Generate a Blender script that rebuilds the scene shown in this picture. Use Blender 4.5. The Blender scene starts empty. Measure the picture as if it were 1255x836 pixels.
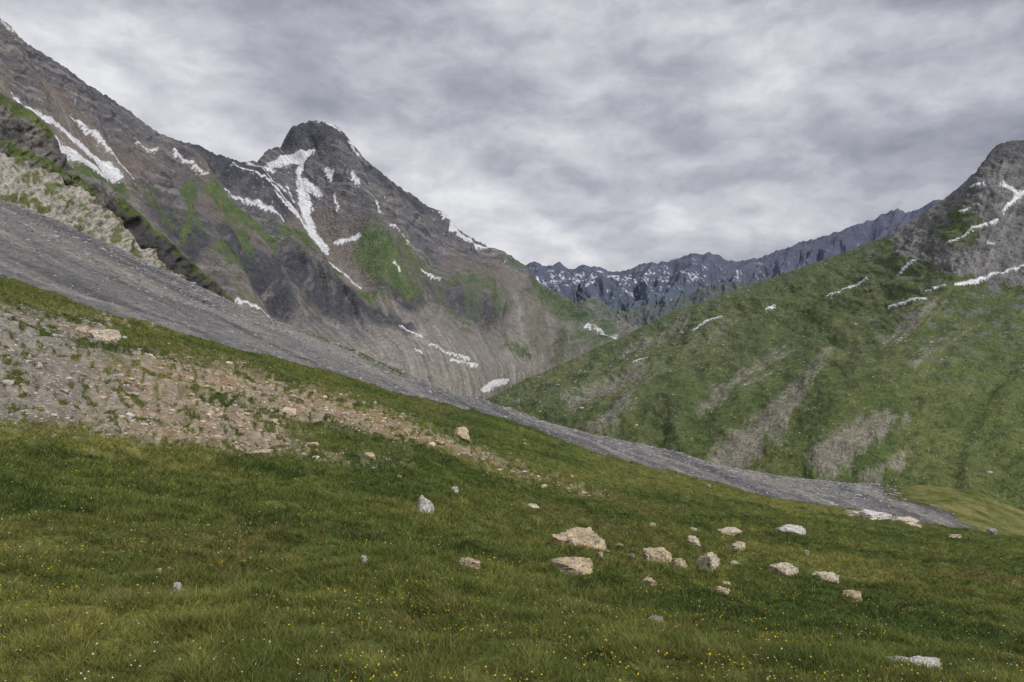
import bpy, math, numpy as np
from mathutils import Vector
F=976.0; CX=627.5; HY=418.0; CZ=1.65
rng=np.random.default_rng(7)
scn=bpy.context.scene
# ---------------------------------------------------------------- noise
def _perm(seed):
    r=np.random.default_rng(seed); p=r.permutation(512); return np.concatenate([p,p])
def perlin(x,y,seed=0):
    p=_perm(seed); x=np.asarray(x,float); y=np.asarray(y,float)
    xi=np.floor(x).astype(np.int64); yi=np.floor(y).astype(np.int64)
    xf=x-xi; yf=y-yi; xi&=511; yi&=511
    u=xf*xf*xf*(xf*(xf*6-15)+10); v=yf*yf*yf*(yf*(yf*6-15)+10)
    ang=np.arange(512)/512*2*np.pi; gx=np.cos(ang); gy=np.sin(ang)
    def g(ix,iy,fx,fy):
        h=p[p[ix&511]+(iy&511)]; return gx[h]*fx+gy[h]*fy
    a=g(xi,yi,xf,yf); b=g(xi+1,yi,xf-1,yf); c=g(xi,yi+1,xf,yf-1); d=g(xi+1,yi+1,xf-1,yf-1)
    return (a+(b-a)*u+((c+(d-c)*u)-(a+(b-a)*u))*v)*1.5
def fbm(x,y,o=5,seed=0,gain=.5,lac=2.03):
    s=0;a=1;t=0
    for i in range(o):
        s=s+a*perlin(x,y,seed+i*17); t+=a; a*=gain; x=x*lac+3.1; y=y*lac+7.7
    return s/t
def ridged(x,y,o=5,seed=0,gain=.5,lac=2.07):
    s=0;a=1;t=0
    for i in range(o):
        s=s+a*(1-np.abs(perlin(x,y,seed+i*13))*1.6); t+=a; a*=gain; x=x*lac+5.3; y=y*lac+1.9
    return s/t*2-1
def sstep(a,b,x):
    t=np.clip((x-a)/(b-a),0,1); return t*t*(3-2*t)
def mix(a,b,t):
    t=np.asarray(t)[...,None]; return a*(1-t)+np.asarray(b)*t
# ---------------------------------------------------------------- loft
def zof(py,d): return CZ-(py-HY)*d/F
def gsm(a,s):
    if s<=0: return a
    n=int(s*3)+1; k=np.exp(-0.5*(np.arange(-n,n+1)/s)**2); k/=k.sum()
    ap=np.concatenate([2*a[0]-a[1:n+1][::-1],a,2*a[-1]-a[-n-1:-1][::-1]])
    return np.convolve(ap,k,'valid')
def pchip(vs,Y,vq):
    Y=np.asarray(Y); h=np.diff(vs)[:,None]; dl=np.diff(Y,axis=0)/h
    m=np.zeros_like(Y); m[0]=dl[0]; m[-1]=dl[-1]
    for i in range(1,len(vs)-1):
        a,b=dl[i-1],dl[i]; s=a*b>0
        m[i]=np.where(s,2*a*b/np.where(s,a+b,1),0)
    k=np.clip(np.searchsorted(vs,vq,side='right')-1,0,len(vs)-2)
    hh=(vs[k+1]-vs[k])[:,None]; t=((vq-vs[k])[:,None])/hh
    return ((2*t**3-3*t**2+1)*Y[k]+(t**3-2*t**2+t)*hh*m[k]+(-2*t**3+3*t**2)*Y[k+1]+(t**3-t**2)*hh*m[k+1])
def loft(rows,seg,nu,u0,u1,smooth,logd=False,crest=1):
    us=np.linspace(u0,u1,nu); R=[]
    for r,s in zip(rows,smooth):
        r=np.array(r,float); px=np.interp(us,r[:,0],r[:,1]); py=np.interp(us,r[:,0],r[:,2])
        d=np.interp(us,r[:,0],r[:,3])
        px,py,d=gsm(px,s),gsm(py,s),gsm(d,max(s,nu/40)); R.append((px,zof(py,d),np.log(d) if logd else d))
    vs=np.concatenate([[0],np.cumsum(seg)]).astype(float)
    vq=np.arange(int(vs[-1])+1).astype(float); nb=int(vs[crest])
    def itp(k):
        Y=[r[k] for r in R]
        return np.concatenate([pchip(vs[:crest+1],Y[:crest+1],vq[:nb]),pchip(vs[crest:],Y[crest:],vq[nb:])],0)
    PX,Z,D=itp(0),itp(1),itp(2)
    if logd: D=np.exp(D)
    PY=HY+(CZ-Z)*F/D
    P=np.stack([(PX-CX)/F*D,D,Z],-1)
    U=np.broadcast_to(us[None,:],PX.shape); V=np.broadcast_to(vq[:,None]/vs[-1],PX.shape)
    return dict(P=P,PX=PX,PY=PY,D=D,U=U,V=V,vs=vs)
def normals(P):
    a=np.gradient(P,axis=1); b=np.gradient(P,axis=0); n=np.cross(a,b)
    n/=np.linalg.norm(n,axis=-1,keepdims=True)+1e-9
    if n[...,2].mean()<0: n=-n
    return n
def lines(px,py,L,wx=0,wy=0):
    x=px+wx; y=py+wy; best=np.full(px.shape,1e3)
    for pl in L:
        for (x1,y1,w1),(x2,y2,w2) in zip(pl[:-1],pl[1:]):
            dx,dy=x2-x1,y2-y1
            t=np.clip(((x-x1)*dx+(y-y1)*dy)/(dx*dx+dy*dy+1e-9),0,1)
            best=np.minimum(best,np.hypot(x-x1-t*dx,y-y1-t*dy)-(w1+(w2-w1)*t))
    return best
def fill_faces(me,q,k):
    n=len(q); me.loops.add(n*k); me.loops.foreach_set('vertex_index',np.ascontiguousarray(q).astype(np.int32).ravel())
    me.polygons.add(n); me.polygons.foreach_set('loop_start',(np.arange(n)*k).astype(np.int32))
    me.polygons.foreach_set('loop_total',np.full(n,k,np.int32))
    me.update(calc_edges=True)
def set_col(me,c):
    at=me.color_attributes.new('Col','FLOAT_COLOR','POINT')
    at.data.foreach_set('color',np.concatenate([np.clip(c,0,1),np.ones((len(c),1))],1).astype(np.float32).ravel())
def add(name,me,mat,smooth=True):
    o=bpy.data.objects.new(name,me); scn.collection.objects.link(o); me.materials.append(mat)
    me.polygons.foreach_set('use_smooth',np.full(len(me.polygons),smooth)); return o
def grid_obj(name,P,col,mat):
    nv,nu,_=P.shape; me=bpy.data.meshes.new(name)
    me.vertices.add(nv*nu); me.vertices.foreach_set('co',P.astype(np.float32).ravel())
    i=np.arange(nv*nu).reshape(nv,nu)
    q=np.stack([i[:-1,:-1],i[1:,:-1],i[1:,1:],i[:-1,1:]],-1).reshape(-1,4)
    a=P[nv//2,nu//2]; b=P[nv//2+1,nu//2]-a; c=P[nv//2,nu//2+1]-a
    if np.cross(b,c)[2]<0: q=q[:,::-1]
    fill_faces(me,q,4); set_col(me,col.reshape(-1,3))
    return add(name,me,mat)
# ---------------------------------------------------------------- materials
def mat_col(name,scales=(1,),amt=.5,bump=0.3,bdist=1.0,rough=.95,spec=.1,trans=0,coord='Object'):
    m=bpy.data.materials.new(name); m.use_nodes=True; nt=m.node_tree; N=nt.nodes; Lk=nt.links
    b=N['Principled BSDF']; b.inputs['Roughness'].default_value=rough; b.inputs['Specular IOR Level'].default_value=spec
    at=N.new('ShaderNodeAttribute'); at.attribute_name='Col'; cur=at.outputs['Color']
    tc=N.new('ShaderNodeTexCoord'); hs=None
    for k,s in enumerate(scales):
        n=N.new('ShaderNodeTexNoise'); n.inputs['Scale'].default_value=s; n.inputs['Detail'].default_value=5; n.inputs['Roughness'].default_value=.65
        Lk.new(tc.outputs[coord],n.inputs['Vector'])
        r=N.new('ShaderNodeMapRange'); r.inputs['From Min'].default_value=.3; r.inputs['From Max'].default_value=.7
        r.inputs['To Min'].default_value=1-amt; r.inputs['To Max'].default_value=1+amt
        Lk.new(n.outputs['Fac'],r.inputs['Value'])
        v=N.new('ShaderNodeVectorMath'); v.operation='SCALE'; Lk.new(cur,v.inputs[0]); Lk.new(r.outputs[0],v.inputs['Scale']); cur=v.outputs[0]
        if bump>0:
            bp=N.new('ShaderNodeBump'); bp.inputs['Strength'].default_value=bump; bp.inputs['Distance'].default_value=bdist/s
            Lk.new(n.outputs['Fac'],bp.inputs['Height'])
            if hs: Lk.new(hs,bp.inputs['Normal'])
            hs=bp.outputs['Normal']
    Lk.new(cur,b.inputs['Base Color'])
    if hs: Lk.new(hs,b.inputs['Normal'])
    if trans:
        t=N.new('ShaderNodeBsdfTranslucent'); Lk.new(cur,t.inputs['Color']); mx=N.new('ShaderNodeMixShader'); mx.inputs[0].default_value=trans
        Lk.new(b.outputs[0],mx.inputs[1]); Lk.new(t.outputs[0],mx.inputs[2]); Lk.new(mx.outputs[0],N['Material Output'].inputs['Surface'])
    return m
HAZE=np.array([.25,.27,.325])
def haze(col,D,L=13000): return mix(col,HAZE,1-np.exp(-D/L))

# ================================================================ MAIN MOUNTAIN
ridge=[(-200,-100),(-100,-35),(0,25),(12,33),(25,48),(45,62),(70,78),(90,92),(110,108),(130,118),(150,132),(170,148),(190,162),(210,172),(235,178),(260,188),(285,196),(300,200),
 (316,198),(328,186),(345,181),(352,166),(360,156),(375,151),(395,150),(412,157),(425,170),(435,187),(450,200),(480,225),(500,238),(520,252),(545,270),(570,290),(590,300),(605,311),(625,317),(640,325),(655,345),(680,362),(700,375),(730,388),(760,398),(800,406),(860,420)]
ud=[-200,0,200,300,390,500,600,700,790,860]; rd=[1100,1600,2300,2750,3000,3100,3500,4000,4700,5200]
R1=[(x,x,y,float(np.interp(x,ud,rd))) for x,y in ridge]
base=[(-200,20,430,650),(0,225,450,900),(200,395,490,1250),(390,545,500,1550),(500,600,492,1850),(600,645,478,2500),(700,720,440,3400),(790,810,412,4600),(860,880,430,5200)]
def mid(t,p):
    out=[]
    for u in range(-200,861,20):
        f=lambda R,k: float(np.interp(u,[r[0] for r in R],[r[k] for r in R]))
        px=f(R1,1)*(1-t)+f(base,1)*t; py=f(R1,2)*(1-t)+f(base,2)*t; d=f(base,3)+(f(R1,3)-f(base,3))*(1-t)**p
        out.append((u,px,py,d))
    return out
back=[(u,px,py+260,d*1.35) for u,px,py,d in R1]
low=[(u,px,py+60,d*.9) for u,px,py,d in base]
G=loft([back,R1,mid(.3,1.15),mid(.65,1.2),base,low],[20,180,190,170,14],1250,-200,860,[6,.8,30,30,30,30])
PX,PY,D,U,V=G['PX'],G['PY'],G['D'],G['U'],G['V']
vr=(np.arange(PX.shape[0])[:,None]-20)/540.0*np.ones_like(PX)
nrm=normals(G['P'])
warp=fbm(U/90,vr*3,3,11)*26
far=np.clip(D/2500,.4,1.6)
att=sstep(-.02,.12,vr)*sstep(1.02,.6,vr)
g1=ridged((U+warp)/85,vr*1.3,2,21); g2=ridged((U+warp*1.3)/28,vr*2.2,3,33); g3=fbm(PX/11,PY/11,5,44,.5)
rocky=sstep(.42,.08,vr+fbm(U/60,vr*5,3,5)*.35)
crag=np.clip(1-lines(PX,PY,[[(330,330,25),(380,370,28),(440,400,10)],[(420,210,35),(470,270,25),(520,300,15)],[(180,240,15),(270,330,20)],[(520,350,14),(600,400,10)]])/30,0,1)
rocky=np.clip(rocky+crag*.7,0,1)
disp=(g1*25+g2*8.5*(.3+.8*rocky)+g3*(.6+7*rocky))*far*(.15+.85*att)
disp+=np.exp(-(np.clip(lines(PX,PY,[[(400,165,0),(432,230,0),(470,300,0),(470,360,0)],[(300,205,0),(345,290,0),(430,385,0)],[(530,270,0),(600,380,0)],[(210,180,0),(300,290,0),(350,370,0)],[(610,320,0),(680,430,0)]]),0,99)/18)**2)*36*far*att
disp-=np.exp(-(np.clip(lines(PX,PY,[[(365,205,0),(375,260,0),(400,300,0),(450,350,0)],[(250,210,0),(345,280,0)]]),0,99)/14)**2)*16*far*att
P=G['P']+nrm*disp[...,None]
P[...,2]+=(ridged(U/10,vr*9,4,77)*5+perlin(U/4,vr*30,7)*3)*far*sstep(.1,0,np.abs(vr))
# colour
nA=fbm(PX/70,PY/70,4,101); nB=fbm(PX/16,PY/16,4,102,.6); nC=fbm(PX/3.2,PY/3.2,3,103,.6)
rill=fbm((U+warp*.8)/6,vr*3.2,4,104,.6); rill2=fbm((U+warp*.5)/22,vr*2,3,105)
col=np.ones(P.shape)*np.array([.25,.222,.195])
col=mix(col,[.18,.145,.118],sstep(-.2,.4,rill2+nA*.6)*.8)
fan=np.clip(1-lines(PX,PY,[[(520,400,20),(600,440,22),(560,470,20)],[(420,400,12),(500,450,20)],[(300,320,10),(380,420,15)],[(620,400,10),(640,450,12)]],nB*20,nB*8)/25,0,1)
col=mix(col,[.36,.335,.305],np.clip(sstep(-.05,.4,rill*.8+nA*.5)*sstep(.1,.5,vr)*.6+fan*.5,0,.9))
col*= (1+.34*rill*sstep(.15,.6,vr)+.2*nC)[...,None]
brown=np.clip(1-lines(PX,PY,[[(420,250,30),(500,300,35),(560,330,20)],[(200,220,25),(330,320,30)]])/45,0,1)
col=mix(col,[.175,.128,.10],brown*.65)
st=fbm((PY-.72*PX)/4.5,(PX+PY)/110,4,106,.6)
rk=np.ones(P.shape)*np.array([.13,.13,.145]); rk=mix(rk,[.27,.25,.235],sstep(-.1,.35,st+nB*.5)); rk=mix(rk,[.05,.052,.068],sstep(.05,.35,nB-st*.6+nC*.3)); rk*=(1+.3*nC)[...,None]
col=mix(col,rk,np.clip(rocky*sstep(-.3,.2,nB+rocky*.55+nA*.3),0,1)*.94)
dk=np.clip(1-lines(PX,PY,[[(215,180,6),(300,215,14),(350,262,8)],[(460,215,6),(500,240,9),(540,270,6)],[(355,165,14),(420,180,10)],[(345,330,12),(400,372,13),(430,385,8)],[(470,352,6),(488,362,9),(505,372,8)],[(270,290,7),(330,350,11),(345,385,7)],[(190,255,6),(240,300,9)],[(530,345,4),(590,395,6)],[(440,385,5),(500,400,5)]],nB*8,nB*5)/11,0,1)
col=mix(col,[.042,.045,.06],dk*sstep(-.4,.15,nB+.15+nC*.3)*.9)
grs=lines(PX,PY,[[(225,235,6),(232,290,4)],[(252,238,8),(275,262,11),(335,302,6)],[(345,292,7),(385,312,10),(410,327,6)],[(448,300,14),(478,335,20),(503,358,9)],[(488,300,5),(520,327,7)],[(425,352,4),(458,370,6)],
 [(618,330,6),(660,352,10),(700,380,9),(750,405,6)],[(640,360,4),(700,410,8),(730,420,5)],[(78,204,4),(120,222,5),(160,240,3)],[(265,305,5),(300,332,4)],[(560,340,3),(605,385,3)],[(620,425,4),(645,442,4)],[(290,290,3),(300,310,3)],[(180,235,3),(215,275,3)],[(540,360,2),(570,400,2)]],
 nB*13+rill*6,nA*10)
gm=sstep(5,-3,grs+nC*8+rill*7)
col=mix(col,mix(np.ones(P.shape)*np.array([.065,.12,.022]),[.12,.165,.04],sstep(-.4,.4,nB)),gm*.97)
thin=sstep(.0,.5,rill2*.7+nB*.6+sstep(350,700,PX)*.4)*sstep(.25,.5,vr)*(1-fan*.7)
col=mix(col,[.13,.155,.07],thin*.65)
snowL=[[(16,114,1.5),(50,143,2.5),(85,170,3),(115,195,4),(142,220,3)],[(88,142,.6),(120,178,1.6),(160,222,1.6)],[(72,185,3),(95,200,4),(130,218,3)],[(75,160,1.5),(110,192,3)],[(0,28,1),(14,38,1)],[(40,150,.8),(70,178,1.5)],
 [(168,175,1.2),(186,187,.8)],[(205,192,.6),(225,212,1.1),(243,227,.6)],[(255,215,.8),(290,240,1),(320,262,1.6),(345,278,1.8)],[(282,208,.8),(330,245,1.1),(360,266,1.5)],[(300,205,1),(330,232,1.2),(360,262,1.8),(385,287,3),(399,300,3)],
 [(330,205,4),(352,200,6),(372,193,6),(383,187,2)],[(372,195,3),(364,215,3),(372,240,7),(375,262,6),(385,280,4),(400,298,3)],[(375,225,7),(393,236,3)],[(300,202,1.6),(335,212,2)],[(318,215,.8),(350,240,1.2)],[(400,210,1.5),(405,221,2.5)],[(425,230,1.5),(432,243,.8)],
 [(408,291,1.4),(437,289,2)],[(424,184,2.4),(433,196,1.5)],[(388,152,.8),(403,155,2),(414,162,1)],[(395,309,1),(420,325,1.4),(444,345,.6)],[(528,272,1),(545,287,3),(565,298,3.5),(585,306,2),(602,312,.8)],[(468,290,.7),(500,300,.7)],
 [(520,325,.6),(541,338,1)],[(290,367,1),(328,390,1.2)],[(492,402,1.4),(516,413,.7)],[(525,425,.6),(572,441,1.4)],[(553,441,.7),(582,449,1.3)],[(508,430,1),(516,434,.7)],[(715,402,1.2),(755,413,1.2)],[(594,478,3),(606,470,4),(618,467,3)],[(600,314,1.4),(606,318,1)],[(468,248,1),(474,256,.8)],[(452,262,.7),(458,275,.8)],[(480,330,.6),(487,338,.6)],[(352,232,.8),(362,250,.8)],[(408,240,.7),(415,258,.8)]]
sn=lines(PX,PY,snowL,nB*6,nC*2.5)
sm=sstep(.9,-.5,sn+nC*3.2+rill*1.8)
sm=np.maximum(sm,sstep(.42,.5,nC*.8+rill*.5)*sstep(30,5,sn)*sstep(.5,.1,vr)*.8)
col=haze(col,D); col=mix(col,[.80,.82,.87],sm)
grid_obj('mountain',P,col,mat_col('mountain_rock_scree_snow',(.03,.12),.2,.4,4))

# ================================================================ FAR RANGE
fr=[(560,330),(640,327),(655,321),(663,324),(672,326),(685,321),(700,331),(715,325),(735,327),(745,332),(760,333),(772,330),(785,324),(800,321),(815,321),(830,317),(850,310),(862,312),(870,309),(880,312),(890,318),(905,320),(920,317),(935,314),(950,308),(965,304),(980,297),(1000,293),(1010,289),(1030,283),(1045,277),(1060,271),(1072,268),(1080,262),(1100,256),(1110,261),(1118,259),(1130,254),(1145,246),(1200,240),(1300,250),(1400,270)]
R1f=[(x,x,y+1,8500) for x,y in fr]
bk=[(x,x,y+90,11000) for x,y in fr]
bs=[(560,600,440,6000),(800,800,425,5600),(1000,960,420,5600),(1400,1300,420,5600)]
G=loft([bk,R1f,bs],[14,230],1000,560,1400,[4,.8,40])
PX,PY,D,U=G['PX'],G['PY'],G['D'],G['U']; vr=((np.arange(PX.shape[0])[:,None]-14)/230.)*np.ones_like(PX)
w=fbm(U/60,vr*2,3,3)*20
P=G['P']+normals(G['P'])*((ridged((U+w)/55,vr*1.5,2,201)*110+ridged((U+w)/18,vr*2.5,3,202)*26+fbm(PX/8,PY/5,4,203,.5)*10)*(.05+.95*sstep(0,.3,np.abs(vr))))[...,None]
P[...,2]+=(ridged(U/14,vr*6,3,77,.5)*16+perlin(U/6,vr*10,7)*5)*sstep(.15,0,np.abs(vr))
nB=fbm(PX/14,PY/9,4,205,.6); nC=fbm(PX/3,PY/2.4,3,206,.7)
col=np.ones(P.shape)*np.array([.055,.056,.068]); col=mix(col,[.10,.10,.11],sstep(-.2,.5,nB+nC*.5)); col=mix(col,[.045,.075,.05],sstep(.35,.7,vr+nB*.3))
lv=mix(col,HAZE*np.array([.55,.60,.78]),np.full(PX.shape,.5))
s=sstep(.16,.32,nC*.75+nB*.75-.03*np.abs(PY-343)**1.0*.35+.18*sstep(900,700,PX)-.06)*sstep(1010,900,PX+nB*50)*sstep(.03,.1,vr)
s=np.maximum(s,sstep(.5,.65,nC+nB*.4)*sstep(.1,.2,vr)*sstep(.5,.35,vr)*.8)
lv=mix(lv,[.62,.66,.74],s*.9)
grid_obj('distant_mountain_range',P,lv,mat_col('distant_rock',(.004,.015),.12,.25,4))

kr=[(640,392),(670,388),(700,378),(715,368),(728,366),(740,374),(755,384),(780,378),(810,372),(840,362),(870,352),(920,345),(1000,340)]
k1=[(x,x,y,5200) for x,y in kr]
G=loft([[(x,x,y+40,5900) for x,y in kr],k1,[(640,650,440,4700),(1000,980,440,4600)]],[8,120],420,640,1000,[4,2,20])
PX,PY,D,U=G['PX'],G['PY'],G['D'],G['U']; vr=((np.arange(PX.shape[0])[:,None]-8)/120.)*np.ones_like(PX)
P=G['P']+normals(G['P'])*((ridged(U/22,vr*2,3,301)*22+fbm(PX/7,PY/6,4,302,.5)*8))[...,None]
nB=fbm(PX/12,PY/8,4,305,.6)
col=np.ones(P.shape)*np.array([.08,.10,.055]); col=mix(col,[.21,.185,.15],sstep(0,.3,nB)*sstep(790,740,PX)); col=mix(col,[.065,.08,.075],sstep(760,800,PX)*.8)
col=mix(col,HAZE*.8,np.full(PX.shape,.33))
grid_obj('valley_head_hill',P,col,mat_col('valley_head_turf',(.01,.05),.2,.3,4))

# ================================================================ RIGHT HILL
rr=[(560,505),(600,488),(640,467),(700,441),(760,414),(820,384),(870,367),(920,350),(960,336),(1000,322),(1050,304),(1085,291),(1105,277),(1125,266),(1150,249),(1165,238),(1180,225),(1195,213),(1206,204),(1211,190),(1222,178),(1240,172),(1262,171),(1280,180),(1320,195),(1400,210),(1500,215),(1700,230)]
R1=[(x,x,y,float(np.interp(x,[560,640,820,1000,1200,1500,1700],[1700,1800,2100,1900,1600,1300,1200]))) for x,y in rr]
base=[(560,575,512,1450),(640,618,520,1250),(820,680,556,850),(1020,820,585,560),(1200,1000,625,420),(1500,1270,670,360),(1700,1470,720,330)]
def mid2(t,p):
    out=[]
    for u in range(560,1701,20):
        f=lambda R,k: float(np.interp(u,[r[0] for r in R],[r[k] for r in R]))
        out.append((u,f(R1,1)*(1-t)+f(base,1)*t,f(R1,2)*(1-t)+f(base,2)*t,f(base,3)+(f(R1,3)-f(base,3))*(1-t)**p))
    return out
G=loft([[(u,px,py+150,d*1.5) for u,px,py,d in R1],R1,mid2(.4,1.1),base,[(u,px,py+90,d*.85) for u,px,py,d in base]],[14,220,260,14],1250,560,1700,[6,.8,30,40,40])
PX,PY,D,U=G['PX'],G['PY'],G['D'],G['U']; vr=((np.arange(PX.shape[0])[:,None]-14)/480.)*np.ones_like(PX)
w=fbm(U/90,vr*3,3,411)*55
rn=fbm(PX/30,PY/22,5,6,.6)
rockz=sstep(.0,1,1-lines(PX,PY,[[(1255,180,20),(1240,235,42),(1235,290,25)],[(1220,190,6),(1110,295,8),(1170,318,6),(1290,335,20)]],rn*30,fbm(PX/25,PY/25,4,7)*22)/20)
nB=fbm(PX/18,PY/12,5,405,.6); nC=fbm(PX/3.0,PY/2.2,3,406,.7); nA=fbm(PX/90,PY/60,3,404)
rill=fbm((U+w*.5)/10,vr*4,4,407,.6); rilb=fbm((U+w)/38,vr*1.6,3,427)
am=np.clip(D/1300,.3,1.5)
P=G['P']+normals(G['P'])*((ridged((U+w)/150,vr*2.0,2,401)*6+fbm(PX/9,PY/6,4,403,.5)*(1.0+4.5*rockz)+fbm(PX/55,PY/30,5,409)*13)*am*(.2+.8*sstep(0,.15,np.abs(vr))))[...,None]
P[...,2]+=fbm(U/6,vr*40,4,9)*3*rockz
col=np.ones(P.shape)*np.array([.08,.112,.03])
col=mix(col,[.13,.15,.048],sstep(-.3,.4,rilb*.4+nA*.6+nB*.4)); col=mix(col,[.042,.066,.022],sstep(.0,.45,-nB*.9-rilb*.2+nA*.2)*.7)
col=mix(col,[.18,.17,.11],sstep(.1,.5,rill*.6+nB*.6)*.4*sstep(.9,.5,vr))
col*=(1+.45*nC)[...,None]
tan=lines(PX,PY,[[(1015,432,4),(975,478,10),(930,530,20),(895,562,24)],[(1095,512,8),(1060,530,20),(1015,565,22)],[(960,430,3),(880,482,7)],[(790,450,5),(700,492,7)],[(775,478,5),(745,515,11),(730,530,9)],[(905,462,4),(860,500,7)],[(1060,590,7),(1100,565,7)],[(840,392,4),(760,430,5)],[(900,395,3),(850,430,4)],[(1150,370,4),(1080,420,5)],[(1180,400,3),(1120,450,5)]],nB*16+rill*14,nB*6)
tm=sstep(5,-8,tan+nC*12+rill*14); col=mix(col,mix(np.ones(P.shape)*np.array([.30,.275,.23]),[.19,.18,.14],sstep(-.2,.3,nC)),tm*.82)
rk=np.ones(P.shape)*np.array([.21,.207,.205]); rk=mix(rk,[.10,.10,.105],sstep(-.1,.3,nB+nC*.6)); rk=mix(rk,[.31,.30,.29],sstep(.05,.4,rill-nB*.3)*.6); rk*=(1+.35*nC)[...,None]
cap=sstep(206,192,PY+nB*6)*sstep(1190,1205,PX); rk=mix(rk,[.07,.07,.08],cap*.8)
rk=mix(rk,[.12,.13,.07],sstep(-.1,.3,rilb+nB*.5)*.45*sstep(1250,1150,PX))
col=mix(col,rk,sstep(.25,.85,rockz+nB*.8+nC*.25))
rb=sstep(.10,.33,fbm(PX/22,PY/9,4,415,.6)+fbm(PX/5,PY/3,3,416)*.5)*sstep(960,1160,PX)*sstep(520,390,PY); col=mix(col,[.16,.16,.15],rb*.75)
wd=sstep(.5,.62,fbm(PX/2.6,PY/2.0,2,417,.7)+.18*fbm(PX/40,PY/20,3,418)); col=mix(col,[.42,.41,.38],wd*.7)
snL=[[(1228,224,2),(1247,236,3),(1240,248,2.4),(1228,258,1)],[(1255,236,2),(1244,244,2)],[(1165,297,.5),(1195,281,1.2),(1224,269,1.6)],[(1102,336,.6),(1126,322,1)],[(1086,375,1),(1108,373,1.4),(1137,367,1)],[(1172,351,1),(1195,346,2.4),(1220,336,1.2),(1270,314,1.2)],[(1034,356,.4),(1063,343,.9)],
 [(850,408,.8),(868,398,1.3),(886,391,.7)],[(940,381,.5),(950,377,.8)],[(1016,366,.5),(1032,361,.5)],[(779,444,.7),(792,440,.7)],[(1192,230,1),(1206,226,.6)],[(1135,357,.4),(1160,352,.4)],[(602,484,2),(612,477,3),(625,470,1.5)],[(1180,262,.6),(1188,258,.8)],[(1210,300,.6),(1218,298,.8)]]
sm=sstep(.8,-.4,lines(PX,PY,snL,nB*6,nC*2)+nC*3.2)
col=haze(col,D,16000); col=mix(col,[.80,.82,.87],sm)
grid_obj('green_hillside',P,col,mat_col('hillside_turf_rock',(.05,.25),.26,.45,2.5))
HILL=(P,PX,PY)

# ================================================================ LEFT CRAG (behind) and ROCK BAND
cr=[(-250,20),(-100,75),(0,113),(22,126),(45,140),(62,160),(72,172),(74,196),(95,212),(112,222),(130,226),(150,243),(168,262),(190,283),(210,300),(235,325),(262,347),(290,372),(330,400)]
R1=[(x,x,y-(3 if 100<x<290 else 0),float(np.interp(x,[-250,0,330],[330,400,560]))) for x,y in cr]
b=[(-250,-210,380,280),(0,20,380,330),(100,120,400,380),(330,320,460,470)]
G=loft([[(u,px,py+80,d*1.35) for u,px,py,d in R1],R1,b],[12,240],700,-250,330,[5,.8,25])
PX,PY,D,U=G['PX'],G['PY'],G['D'],G['U']; vr=((np.arange(PX.shape[0])[:,None]-12)/240.)*np.ones_like(PX)
q=fbm(PX/30,PY/30,5,501,.6); blk=ridged(PX/30,PY/17,4,502,.45)
P=G['P']+normals(G['P'])*((ridged(PX/60,PY/50,3,508,.5)*5+blk*2.2+fbm(PX/8,PY/4,3,504,.5)*.4)*(.15+.85*sstep(0,.12,np.abs(vr))))[...,None]
P[...,2]+=fbm(U/12,vr*8,3,505,.5)*1.0*sstep(.2,0,np.abs(vr))
nC=fbm(PX/4,PY/2.5,4,506,.65)
col=np.ones(P.shape)*np.array([.17,.163,.155]); col=mix(col,[.08,.078,.078],sstep(-.1,.3,q+nC*.6)); col=mix(col,[.27,.26,.235],sstep(.1,.5,nC-q*.5)*.6)
col=mix(col,[.05,.048,.052],np.clip(1-lines(PX,PY,[[(140,262,8),(190,305,18),(250,345,18),(290,378,8)]])/14,0,1)*.85)  # shade of the crag's right-hand cliff face, painted into the vertex colour
col=mix(col,[.085,.12,.028],sstep(6,-2,lines(PX,PY,[[(0,125,6),(30,140,5),(60,165,3)],[(0,182,4),(40,200,5),(75,215,4),(110,240,4)],[(-200,60,14),(0,118,5)],[(150,245,2),(240,332,3),(290,370,3)]],q*12,nC*6))*.85)
grid_obj('rocky_crag',P,col,mat_col('crag_rock',(.12,.6),.3,.5,1.2))
cb=[(-250,110),(-60,172),(0,190),(40,203),(62,207),(80,224),(108,240),(125,258),(150,272),(170,294),(192,312),(205,330),(240,352)]
R1=[(x,x,y,float(np.interp(x,[-250,240],[270,320]))) for x,y in cb]
G=loft([[(u,px,py+60,d*1.2) for u,px,py,d in R1],R1,[(u,px+12,py+85,d*.86) for u,px,py,d in R1]],[10,150],650,-250,240,[5,.8,10])
PX,PY,D,U=G['PX'],G['PY'],G['D'],G['U']; vr=((np.arange(PX.shape[0])[:,None]-10)/150.)*np.ones_like(PX)
q=fbm(PX/22,PY/16,5,511,.6); nC=fbm(PX/6,PY/3.4,4,516,.6)
P=G['P']+normals(G['P'])*((ridged(PX/38,PY/18,3,512,.45)*2.2+fbm(PX/12,PY/6,3,519,.5)*.5))[...,None]
P[...,2]+=fbm(U/14,vr*6,3,515,.5)*.8*sstep(.2,0,np.abs(vr))
col=np.ones(P.shape)*np.array([.38,.36,.32]); col=mix(col,[.22,.205,.18],sstep(-.1,.25,nC)); col=mix(col,[.09,.115,.03],sstep(.02,.2,q+nC*.3)*.85); col=mix(col,[.08,.075,.07],sstep(.22,.42,-nC+q*.2)*.8)
grid_obj('limestone_outcrop',P,col,mat_col('limestone',(.2,.9),.28,.4,1.0))

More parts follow.
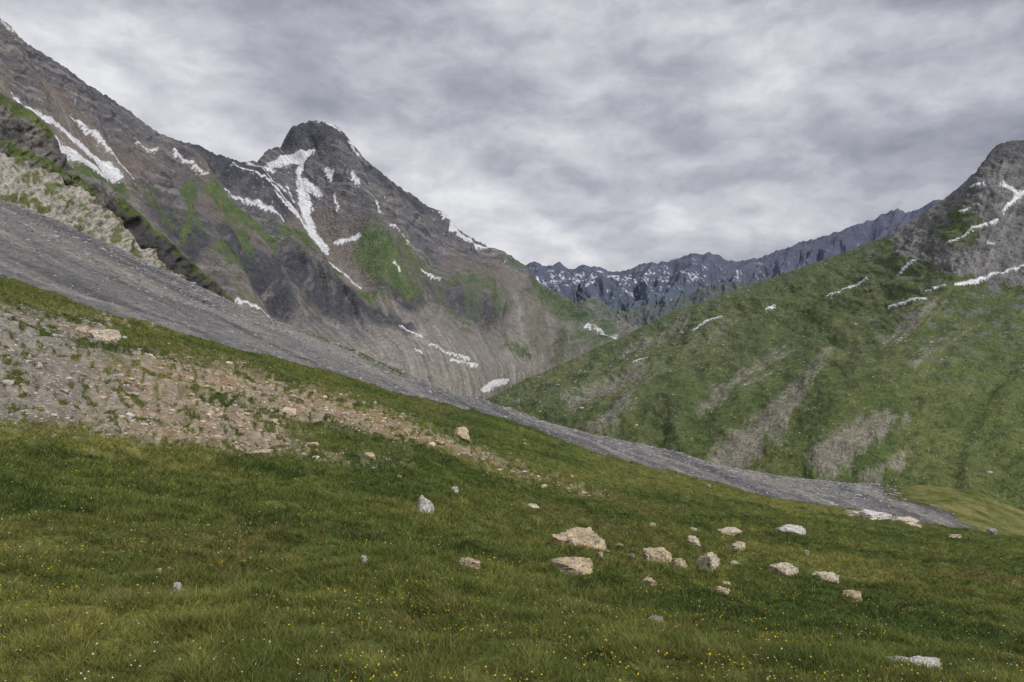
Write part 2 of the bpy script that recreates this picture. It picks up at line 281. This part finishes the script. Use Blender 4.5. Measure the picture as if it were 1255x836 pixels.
# ================================================================ SCREE SLOPE
tp=[(-300,150),(-100,212),(0,243),(40,258),(80,275),(130,297),(190,325),(240,350),(290,372),(340,393),(390,412),(435,432),(480,452),(520,467),(560,483),(600,499),(640,515),(700,536),(740,548),(780,556),(830,562),(870,568),(930,578),(1000,587),(1060,592),(1100,598),(1150,612),(1200,640)]
dx=[-300,0,190,480,620,780,1000,1200]; dt=[260,270,270,250,235,200,160,130]; db=[80,88,92,100,102,100,92,86]
R1=[(x,x,y,float(np.interp(x,dx,dt))) for x,y in tp]
bb=[(-300,-300,300),(0,0,352),(130,130,395),(300,300,440),(470,470,485),(600,600,522),(700,700,555),(800,800,585),(900,900,612),(1000,1000,640),(1200,1200,680)]
B1=[(u,px,py,float(np.interp(u,dx,db))) for u,px,py in bb]
G=loft([[(u,px,py+90,d*1.25) for u,px,py,d in R1],R1,B1,[(u,px,py+60,d*.8) for u,px,py,d in B1]],[10,190,12],1100,-300,1200,[12,8,30,30])
PX,PY,D,U=G['PX'],G['PY'],G['D'],G['U']; P0=G['P']
X,Y=P0[...,0],P0[...,1]
P=P0.copy(); P[...,2]+=fbm(X/30,Y/30,4,601)*1.6+fbm(X/4,Y/4,4,602,.65)*.3
fl=fbm((PY-.45*PX)/9,(PX)/260,4,603); nB=fbm(X/9,Y/9,4,604,.6); nC=fbm(X/1.6,Y/1.6,3,605,.7)
col=np.ones(P.shape)*np.array([.21,.208,.21]); col=mix(col,[.30,.285,.265],sstep(0,.4,fl+nB*.3)); col=mix(col,[.13,.129,.135],sstep(.0,.4,-fl+nC*.3)); col*=(1+.4*nC)[...,None]
col=mix(col,[.08,.10,.03],sstep(5,-2,lines(PX,PY,[[(415,422,2),(460,444,3),(495,458,2)],[(365,401,1),(400,416,2)],[(1090,600,8),(1160,615,12),(1210,640,14)]],nB*8,nB*4)))
grid_obj('scree_slope',P,col,mat_col('scree_gravel',(.6,3),.35,.8,1.2))
SCREE=(P,PX,PY)

mr=[(1010,612),(1060,603),(1090,595),(1120,593),(1160,595),(1200,605),(1230,619),(1260,632),(1350,655),(1500,680)]
R1=[(x,x,y,150-(x-1060)*.05) for x,y in mr]
G=loft([[(u,px,py+60,d*1.25) for u,px,py,d in R1],R1,[(u,px,py+50,d*.72) for u,px,py,d in R1]],[10,70],360,1010,1500,[8,3,10])
P=G['P'].copy(); X,Y=P[...,0],P[...,1]; PX,PY=G['PX'],G['PY']; P[...,2]+=fbm(X/14,Y/14,4,621)*1.2+fbm(X/2,Y/2,3,622)*.15
nB=fbm(X/7,Y/7,4,623,.6); nC=fbm(X/1.2,Y/1.2,3,624,.6)
col=mix(np.ones(P.shape)*np.array([.12,.135,.04]),[.19,.18,.065],sstep(-.2,.4,nB)); col=mix(col,[.05,.068,.02],sstep(.0,.4,-nB+nC*.3)*.7)
col=mix(col,[.2,.19,.18],sstep(8,-4,lines(PX,PY,[[(1000,610,10),(1070,612,8),(1100,616,3)]],nB*10,nB*4)))
grid_obj('grassy_mound',P,col,mat_col('mound_turf',(.8,4),.4,.6,.8))

# ================================================================ FOREGROUND MEADOW
cols=[-400,0,150,300,450,600,760,900,1050,1200,1600]
crestpx=[(-400,255),(-100,322),(0,340),(60,361),(130,386),(200,404),(300,428),(400,456),(470,475),(520,490),(580,504),(640,522),(700,545),(760,561),(820,579),(860,590),(920,604),(1000,619),(1060,628),(1130,640),(1200,650),(1255,656),(1600,690)]
crd=lambda x: float(np.interp(x,[-400,0,300,600,900,1200,1600],[58,64,70,76,80,78,76]))
T={ 40:[7.2,4.1,2.2,.35,-1.6,-4.0,-6.1,-6.9,-8.0,-8.9,-10.2],
 24:[4.0,2.2,1.0,.0,-1.0,-2.4,-3.5,-4.0,-4.7,-5.1,-6.0],
 14:[1.5,.9,.3,-.25,-.6,-1.35,-1.85,-2.1,-2.4,-2.65,-3.2],
 8:[.55,.35,.1,-.2,-.35,-.6,-.85,-1.0,-1.15,-1.3,-1.6],
 4.5:[.25,.15,.02,-.05,-.1,-.15,-.2,-.25,-.3,-.36,-.5],
 2.6:[.1,.08,.0,-.03,-.05,-.06,-.08,-.1,-.12,-.15,-.25],
 .9:[.02,.02,0,0,0,-.02,-.02,-.03,-.03,-.04,-.06]}
rows=[]
CR=[(x,x,y,crd(x)) for x,y in crestpx]
rows.append([(u,px,py+120,d*1.5) for u,px,py,d in CR]); rows.append([(u,px,py+9,d*1.1) for u,px,py,d in CR]); rows.append(CR)
for d in [40,24,14,8,4.5,2.6,.9]:
    rows.append([(c,c,HY+(CZ-z)*F/d,d) for c,z in zip(cols,T[d])])
G=loft(rows,[8,16,90,80,90,110,130,90,30],1100,-400,1600,[6,6,6]+[45]*7,logd=True,crest=2)
P=G['P'].copy(); PX,PY,D=G['PX'],G['PY'],G['D']; X,Y=P[...,0],P[...,1]
P[...,2]+=fbm(X/9,Y/9,4,701)*np.clip(D/90,0,.7)+fbm(X/1.7,Y/1.7,4,702)*.12*np.clip(D/5,.3,3)+ridged(X/.8,Y/.8,2,733)*.03*np.clip(D/5,.5,2)+fbm(X/.35,Y/.35,3,703)*.025
nA=fbm(X/(2+D*.16),Y/(2+D*.16),4,704); nA2=fbm(X/6,Y/6,4,709)
nB=fbm(X/1.1,Y/1.1,5,705,.6); nC=fbm(X/.3,Y/.3,4,706,.6)
slopey=fbm((PX)/42,(PY-.42*PX)/12,5,707,.6)
slf=fbm(PX/9,PY/3.5,4,708,.65)
bare=lines(PX,PY,[[(-200,440,75),(0,460,75),(90,478,62),(200,508,48),(300,532,36),(370,552,16)],[(160,445,22),(280,470,28),(380,500,28),(470,525,24),(560,550,14),(640,582,10),(740,608,6)],[(-100,375,28),(0,398,28),(125,408,20)],[(300,545,10),(420,572,7),(500,575,6)]])
bm=sstep(12,-16,bare+slopey*30+slf*18)
bm=np.clip(bm*sstep(-.12,.10,slopey*.8+.8*slf-.008*np.clip(bare,-20,10)),0,1)
small=sstep(.33,.5,slf*.8+nA*.5)*sstep(700,560,PY)*sstep(950,500,PX)*.75
bm=np.maximum(bm,small)
bm=np.maximum(bm,sstep(2,-4,lines(PX,PY,[[(1040,631,3),(1085,634,5),(1125,642,4)]],slf*8,slf*2)))
g=np.ones(P.shape)*np.array([.10,.128,.03])
g=mix(g,[.175,.178,.05],sstep(-.1,.4,nA+nB*.5)); g=mix(g,[.052,.082,.02],sstep(-.05,.35,-nA2+nB*.7)*.9); g=mix(g,[.16,.12,.058],sstep(.1,.5,nA2*.5-nA*.5+nC*.4+.06)*.5)
g*=(1+.55*nC+.4*slf)[...,None]
gx=sstep(230,60,PX+slopey*60)*.7
so=mix(np.ones(P.shape)*np.array([.31,.245,.175]),[.40,.34,.265],sstep(-.2,.4,slf+nB*.4)); so=mix(so,[.27,.255,.235],gx); so=mix(so,[.33,.21,.125],sstep(.15,.5,slopey+nA)*(1-gx)*.5); so*=(1+.4*nC)[...,None]
colm=mix(g,so,bm)
grid_obj('alpine_meadow_ground',P,colm*.8,mat_col('meadow_turf_and_soil',(3,16),.35,.8,.5))
MP,MPX,MPY,MD,MB,MG=P,PX,PY,D,bm,g
me=bpy.data.meshes.new('valley_floor_ground'); n=64; th=np.linspace(0,2*np.pi,n,endpoint=False)
me.from_pydata([(0,2000,-210)]+[(30000*math.cos(t),2000+30000*math.sin(t),-210) for t in th],[],[(0,i+1,(i+1)%n+1) for i in range(n)])
set_col(me,np.tile([.09,.10,.05],(n+1,1))); add('valley_floor_ground',me,mat_col('valley_turf',(.01,.1),.3,.2,3),False)

# ---------------------------------------------------------------- rocks
def ico(sub):
    import bmesh
    bm=bmesh.new(); bmesh.ops.create_icosphere(bm,subdivisions=sub,radius=1); v=np.array([x.co[:] for x in bm.verts]); f=np.array([[a.index for a in x.verts] for x in bm.faces]); bm.free(); return v,f
I1=ico(1);I5=ico(5)
def facet(v,seed,k=22,lo=.5,hi=.92):
    r=np.random.default_rng(seed); v=v.copy()
    for _ in range(k):
        nn=r.normal(size=3); nn/=np.linalg.norm(nn); o=r.uniform(lo,hi); dt=v@nn; m=dt>o; v[m]-=((dt[m]-o)*.96)[:,None]*nn
    return v
m_lime=mat_col('limestone_boulder',(6,28),.3,1.0,.8)
def find(px,py):
    k=np.argmin((MPX-px)**2+(MPY-py)**2+(MD>90)*1e6); return MP.reshape(-1,3)[k],MD.ravel()[k]
FOOT=[]
def rock(px,py,w,h,c,seed,deep=.8,name='limestone_rock',peak=False,ex=2.0):
    p,d=find(px,py+h*.5); W=w/F*d; H=h/F*d*.9+.012; FOOT.append((p[0],p[1],W))
    v=facet(I5[0],seed)
    v+= v*(fbm(v[:,0]*1.6+seed,v[:,1]*1.6+v[:,2]*1.7,5,seed,.6)*.34+ridged(v[:,0]*3+seed,v[:,1]*3+v[:,2]*4,4,seed+1,.6)*.10)[:,None]
    if peak: v[:,:2]*=np.clip(1.15-.75*(v[:,2:3]+.2),.12,1.3)
    for a in range(2): v[:,a]/=np.abs(v[:,a]).max()
    v[:,2]/=v[:,2].max()
    if not peak: v[:,2]=np.where(v[:,2]>0,1-(1-np.clip(v[:,2],0,1))**ex,v[:,2])+.24*fbm(v[:,0]*2.2+seed,v[:,1]*2.2,4,seed+9)*(v[:,2]>0)
    V=np.stack([v[:,0]*W*.5,v[:,1]*W*.5*deep,v[:,2]*H],1)
    V[:,2]=np.where(V[:,2]<0,V[:,2]-.02,V[:,2])
    n=fbm(v[:,0]*3+seed,v[:,2]*4+v[:,1]*2,4,seed+5,.6)
    C=mix(np.ones(V.shape)*np.array(c),np.array(c)*np.array([1.0,.74,.46]),sstep(.0,.45,n)); C=mix(C,np.array(c)*.35,sstep(.15,.42,-n)); C=np.clip(C,0,.72)
    me=bpy.data.meshes.new(name); me.vertices.add(len(V)); me.vertices.foreach_set('co',V.astype(np.float32).ravel()); fill_faces(me,I5[1],3); set_col(me,C)
    o=add(name,me,m_lime,True); o.location=(p[0],p[1],p[2]+.22*H); return o
tanc=[.60,.51,.38]; crm=[.64,.59,.49]; wht=[.66,.66,.65]; gry=[.36,.35,.33]
RK=[(712,655,68,26,tanc),(697,697,54,14,tanc),(720,695,16,9,tanc),(805,677,36,19,tanc),(868,690,30,14,crm),(903,693,28,9,crm),(960,698,34,12,crm),(1008,705,38,12,crm),(1042,725,26,12,tanc),(971,653,38,7,wht),(794,716,22,9,tanc),(885,722,18,8,tanc),(848,667,18,7,crm),(832,691,20,8,tanc),(905,677,18,7,crm),(575,698,26,7,tanc),
 (892,652,38,5,crm),(217,717,10,7,wht),(557,616,9,6,wht),(446,696,8,6,wht),(1170,663,15,6,crm),(650,626,26,4,crm),(805,754,22,4,gry),(1216,641,16,7,gry),(757,667,12,4,crm),(820,655,10,5,crm),(830,646,9,5,crm),(800,646,8,4,crm),(195,698,6,3,crm),(130,408,34,13,crm),(100,402,18,7,tanc),(565,531,22,12,tanc),(774,684,8,4,gry),(890,706,14,4,crm),(850,655,10,3,crm),(925,700,12,4,tanc),(1068,634,40,6,wht),(1105,638,36,6,crm),(1045,630,20,4,wht),(380,545,22,5,tanc),(318,560,30,5,tanc),(452,572,20,4,tanc),(745,672,8,3,crm),(666,603,8,3,crm),(868,597,7,3,gry),(988,684,7,3,crm),(300,606,6,3,wht),(876,683,12,5,tanc),(812,688,10,4,crm),(600,650,10,3,crm),(735,690,9,4,tanc)]
for i,(px,py,w,h,c) in enumerate(RK): rock(px,py,w*1.12,h,c,1000+i*7)
rock(519,627,25,17,wht,77,1,peak=True)
rock(1128,802,86,13,wht,91,.6,name='white_slab_rock',ex=3.5)
# ---------------------------------------------------------------- grass blades
def tri_sample(n,rmin,rmax,umin=0.02,umax=.98):
    nv,nu,_=MP.shape
    r=rng.uniform(rmin,rmax,n); c=rng.uniform(nu*umin,nu*umax,n)
    i=r.astype(int); j=c.astype(int); i=np.clip(i,0,nv-2); j=np.clip(j,0,nu-2); a=(r-i)[:,None]; b=(c-j)[:,None]
    f=lambda A:(A[i,j]*(1-a)+A[i+1,j]*a)*(1-b)+(A[i,j+1]*(1-a)+A[i+1,j+1]*a)*b
    return f(MP),f(MD[...,None])[:,0],f(MB[...,None])[:,0],f(MG),f(MPX[...,None])[:,0]
def mesh_tris(name,V,Fc,C,mat,k=3,smooth=False):
    me=bpy.data.meshes.new(name); me.vertices.add(len(V)); me.vertices.foreach_set('co',V.astype(np.float32).ravel())
    fill_faces(me,Fc,k); set_col(me,C); return add(name,me,mat,smooth)
NB=750000
nrow=MP.shape[0]
pos,dd,bb_,gc,_=tri_sample(NB,18,nrow-75,.16,.84)
clump=fbm(pos[:,0]/.28,pos[:,1]/.28,3,801)+.5*fbm(pos[:,0]/1.3,pos[:,1]/1.3,3,802)
keep=rng.random(NB)>np.maximum(bb_*1.35,.55*sstep(.1,-.4,clump))
for fx,fy,w_ in FOOT: keep&=~((((pos[:,0]-fx)/(w_*.52))**2+((pos[:,1]-fy+w_*.12)/(w_*.5+.03))**2)<1)
pos,dd,gc,clump=pos[keep],dd[keep],gc[keep],clump[keep]; n=len(pos)
h=(.022+.034*rng.random(n))*(1+clump*1.3)*(1+np.clip(dd/60,0,.7)); h=np.clip(h,.008,.16)
wd=np.maximum(.002,.00065*dd)*(.7+.6*rng.random(n))
th=rng.uniform(0,2*np.pi,n); lean=rng.normal(0,.8,(n,2))*h[:,None]
side=np.stack([np.cos(th),np.sin(th),np.zeros(n)],1)*wd[:,None]
tip=pos+np.concatenate([lean,h[:,None]],1)
V=np.empty((n*3,3)); V[0::3]=pos-side-[0,0,.006]; V[1::3]=pos+side-[0,0,.006]; V[2::3]=tip
tint=rng.random(n); c=gc*((.75+.9*rng.random(n))*(1+.4*clump))[:,None]
c=mix(c,[.27,.25,.095],(tint>.84)*.65); c=mix(c,[.20,.13,.07],(tint<.06)*.6)
C=np.empty((n*3,3)); C[0::3]=c*.8; C[1::3]=c*.8; C[2::3]=c*1.45
mesh_tris('meadow_grass',V,np.arange(n*3).reshape(-1,3),C,mat_col('grass_blades',(2,),.2,0,1,.8,.15,.35))
def flowers(name,n,colr,size,rmin,rmax,um,ux,seed):
    pos,dd,b,_,_=tri_sample(n,rmin,rmax,um,ux)
    cl=fbm(pos[:,0]/1.2,pos[:,1]/1.2,3,seed); k=(cl+rng.normal(0,.25,n)>.12)&(b<.3); pos,dd=pos[k],dd[k]; n=len(pos)
    s=size*(.7+.6*rng.random(n))*(1+dd*.03); t=rng.uniform(0,6.28,n); tilt=rng.normal(0,.35,(n,2))
    pos=pos+np.stack([0*s,0*s,.035+.04*rng.random(n)],1)
    V=np.empty((n,11,3)); V[:,0]=pos
    for k in range(10):
        r=s*(1 if k%2==0 else .45); x=np.cos(t+k*math.pi/5)*r; y=np.sin(t+k*math.pi/5)*r
        V[:,k+1]=pos+np.stack([x,y,x*tilt[:,0]+y*tilt[:,1]+.15*s],1)
    f=np.array([[0,k+1,(k+1)%10+1] for k in range(10)]); Fc=(f[None]+np.arange(n)[:,None,None]*11).reshape(-1,3)
    mesh_tris(name,V.reshape(-1,3),Fc,np.tile(colr,(n*11,1))*1.0,mat_col(name+'_petals',(30,),.15,0))
flowers('yellow_wildflowers',9000,[.68,.48,.03],.0055,nrow-330,nrow-60,.15,.85,901)
flowers('white_wildflowers',2500,[.7,.7,.62],.0045,nrow-300,nrow-60,.15,.85,911)
def scatter(name,pos,size,C,mat,base=I1,flat=.6,seed=5):
    r=np.random.default_rng(seed); v,f=base; n=len(pos); nvv=len(v)
    a=r.uniform(0,6.28,n); sc=np.stack([r.uniform(.6,1.3,n),r.uniform(.6,1.3,n),r.uniform(.5,1.1,n)*flat],1)*size[:,None]
    vv=v[None]*(1+r.uniform(-.28,.28,(n,nvv,1)))*sc[:,None,:]
    x=vv[...,0]*np.cos(a)[:,None]-vv[...,1]*np.sin(a)[:,None]; y=vv[...,0]*np.sin(a)[:,None]+vv[...,1]*np.cos(a)[:,None]
    V=np.stack([x,y,vv[...,2]],-1)+pos[:,None,:]
    mesh_tris(name,V.reshape(-1,3),(f[None]+np.arange(n)[:,None,None]*nvv).reshape(-1,3),np.repeat(C,nvv,0),mat)
pos,dd,b,_,px=tri_sample(150000,18,nrow-140,.16,.84)
k=rng.random(len(b))<b*.6+.004; pos,dd,px=pos[k],dd[k],px[k]; n=len(pos)
sz=np.clip(.0010*dd*np.exp(rng.normal(0,.65,n)),.008,.5)
c=np.where((rng.random(n)<sstep(260,60,px)*.7+.15)[:,None],np.array([.37,.36,.345]),np.array([.47,.39,.30]))*(.6+.8*rng.random(n))[:,None]
scatter('gravel_and_stones',pos,sz,c,mat_col('gravel_stones',(8,),.25,0))
def pick(S,n,wf,seed):
    P,PX,PY=S; r=np.random.default_rng(seed); i=r.integers(0,P.shape[0]-1,n); j=r.integers(0,P.shape[1]-1,n)
    k=r.random(n)<wf(PX[i,j],PY[i,j]); i,j=i[k],j[k]; a=r.random((len(i),1)); b=r.random((len(i),1))
    return (P[i,j]*(1-a)+P[i+1,j]*a)*(1-b)+(P[i,j+1]*(1-a)+P[i+1,j+1]*a)*b,PX[i,j]
pos,px=pick(SCREE,60000,lambda x,y:np.where(x<1100,.7,.15),3); n=len(pos)
sz=pos[:,1]*.00085*np.exp(rng.normal(0,.55,n)); c=np.array([.245,.24,.24])*(.55+1.0*rng.random(n))[:,None]
scatter('scree_stones',pos,sz,c,mat_col('scree_stone',(2,),.2,0),seed=8)
pos,px=pick(HILL,30000,lambda x,y:.2*(.5+fbm(x/60,y/30,3,31))+.05,5); n=len(pos)
sz=pos[:,1]*.0007*np.exp(rng.normal(0,.55,n)); c=np.array([.38,.375,.36])*(.4+1.0*rng.random(n))[:,None]
scatter('hillside_boulders',pos,sz,c,mat_col('hillside_boulder',(1,),.2,0),seed=9)

# ---------------------------------------------------------------- light and sky
sd=Vector((.70,-.38,.95)).normalized(); el=math.asin(sd.z); az=math.atan2(sd.x,sd.y)
L=bpy.data.lights.new('sun','SUN'); L.energy=3.0; L.angle=math.radians(8); L.color=(1,.95,.87)
lo=bpy.data.objects.new('sun',L); scn.collection.objects.link(lo); lo.rotation_euler=sd.to_track_quat('Z','Y').to_euler()
W=bpy.data.worlds.new('World'); scn.world=W; W.use_nodes=True; nt=W.node_tree; N=nt.nodes; K=nt.links
bg=N['Background']; bg.inputs['Strength'].default_value=.12
sky=N.new('ShaderNodeTexSky'); sky.sky_type='NISHITA'; sky.sun_disc=False; sky.sun_elevation=el; sky.sun_rotation=az
tc=N.new('ShaderNodeTexCoord'); sp=N.new('ShaderNodeSeparateXYZ'); K.new(tc.outputs['Generated'],sp.inputs[0])
def M(op,a,b=None,c=None):
    n=N.new('ShaderNodeMath'); n.operation=op
    for i,x in enumerate((a,b,c)):
        if x is None: continue
        if isinstance(x,(int,float)): n.inputs[i].default_value=x
        else: K.new(x,n.inputs[i])
    return n.outputs[0]
def noise(vec,scale,detail,rough,dist=0,out='Fac'):
    n=N.new('ShaderNodeTexNoise'); n.inputs['Scale'].default_value=scale; n.inputs['Detail'].default_value=detail; n.inputs['Roughness'].default_value=rough; n.inputs['Distortion'].default_value=dist
    K.new(vec,n.inputs['Vector']); return n.outputs[out]
def vm(op,a,b):
    n=N.new('ShaderNodeVectorMath'); n.operation=op; K.new(a,n.inputs[0])
    if isinstance(b,tuple): n.inputs[1].default_value=b
    else: K.new(b,n.inputs[1])
    return n.outputs[0]
st0=vm('MULTIPLY',tc.outputs['Generated'],(1,1,1.9))
wn=noise(st0,7,3,.55,0,'Color')
st1=vm('ADD',st0,vm('MULTIPLY',vm('SUBTRACT',wn,(.5,.5,.5)),(.07,.07,.07))); st2=vm('ADD',st1,(.012,0,.04))
big=noise(vm('ADD',st0,(3.1,.4,.2)),3.0,1,.5,.0)
n1=noise(st1,4.6,8,.57,0); n2=noise(st2,4.6,5,.57,0)
bil=M('ABSOLUTE',M('SUBTRACT',noise(vm('ADD',st1,(7.3,1.1,2.2)),7.0,5,.5),.5))
rel=M('SUBTRACT',n1,n2)
val=M('ADD',M('MULTIPLY',M('SUBTRACT',big,.5),1.1),M('ADD',M('MULTIPLY',M('SUBTRACT',n1,.5),.75),M('ADD',M('MULTIPLY',rel,1.0),M('MULTIPLY',M('SUBTRACT',bil,.08),-.8))))
dirg=M('ADD',M('MULTIPLY',sp.outputs['X'],-.36),M('MULTIPLY',M('MAXIMUM',M('SUBTRACT',sp.outputs['Z'],.2),0),-.5))
v=M('ADD',M('ADD',val,dirg),.70)
cr=N.new('ShaderNodeValToRGB'); e=cr.color_ramp.elements
e[0].position=.05; e[0].color=(.19,.195,.25,1); e[1].position=1; e[1].color=(.80,.80,.82,1)
for p_,c_ in ((.3,(.29,.295,.355,1)),(.55,(.42,.425,.485,1)),(.78,(.60,.60,.645,1))):
    x=cr.color_ramp.elements.new(p_); x.color=c_
K.new(v,cr.inputs[0])
sc=N.new('ShaderNodeVectorMath'); sc.operation='SCALE'; K.new(cr.outputs[0],sc.inputs[0]); sc.inputs['Scale'].default_value=8.6
mx=N.new('ShaderNodeMix'); mx.data_type='RGBA'; mx.inputs[0].default_value=.95; K.new(sky.outputs[0],mx.inputs[6]); K.new(sc.outputs[0],mx.inputs[7]); K.new(mx.outputs[2],bg.inputs['Color'])
cam=bpy.data.cameras.new('camera'); cam.sensor_width=36; cam.lens=36*F/1255; cam.clip_end=80000; cam.clip_start=.1
co=bpy.data.objects.new('camera',cam); scn.collection.objects.link(co); co.location=(0,0,CZ); co.rotation_euler=(math.radians(90),0,0); scn.camera=co
scn.view_settings.view_transform='Standard'; scn.view_settings.look='None'; scn.view_settings.exposure=0
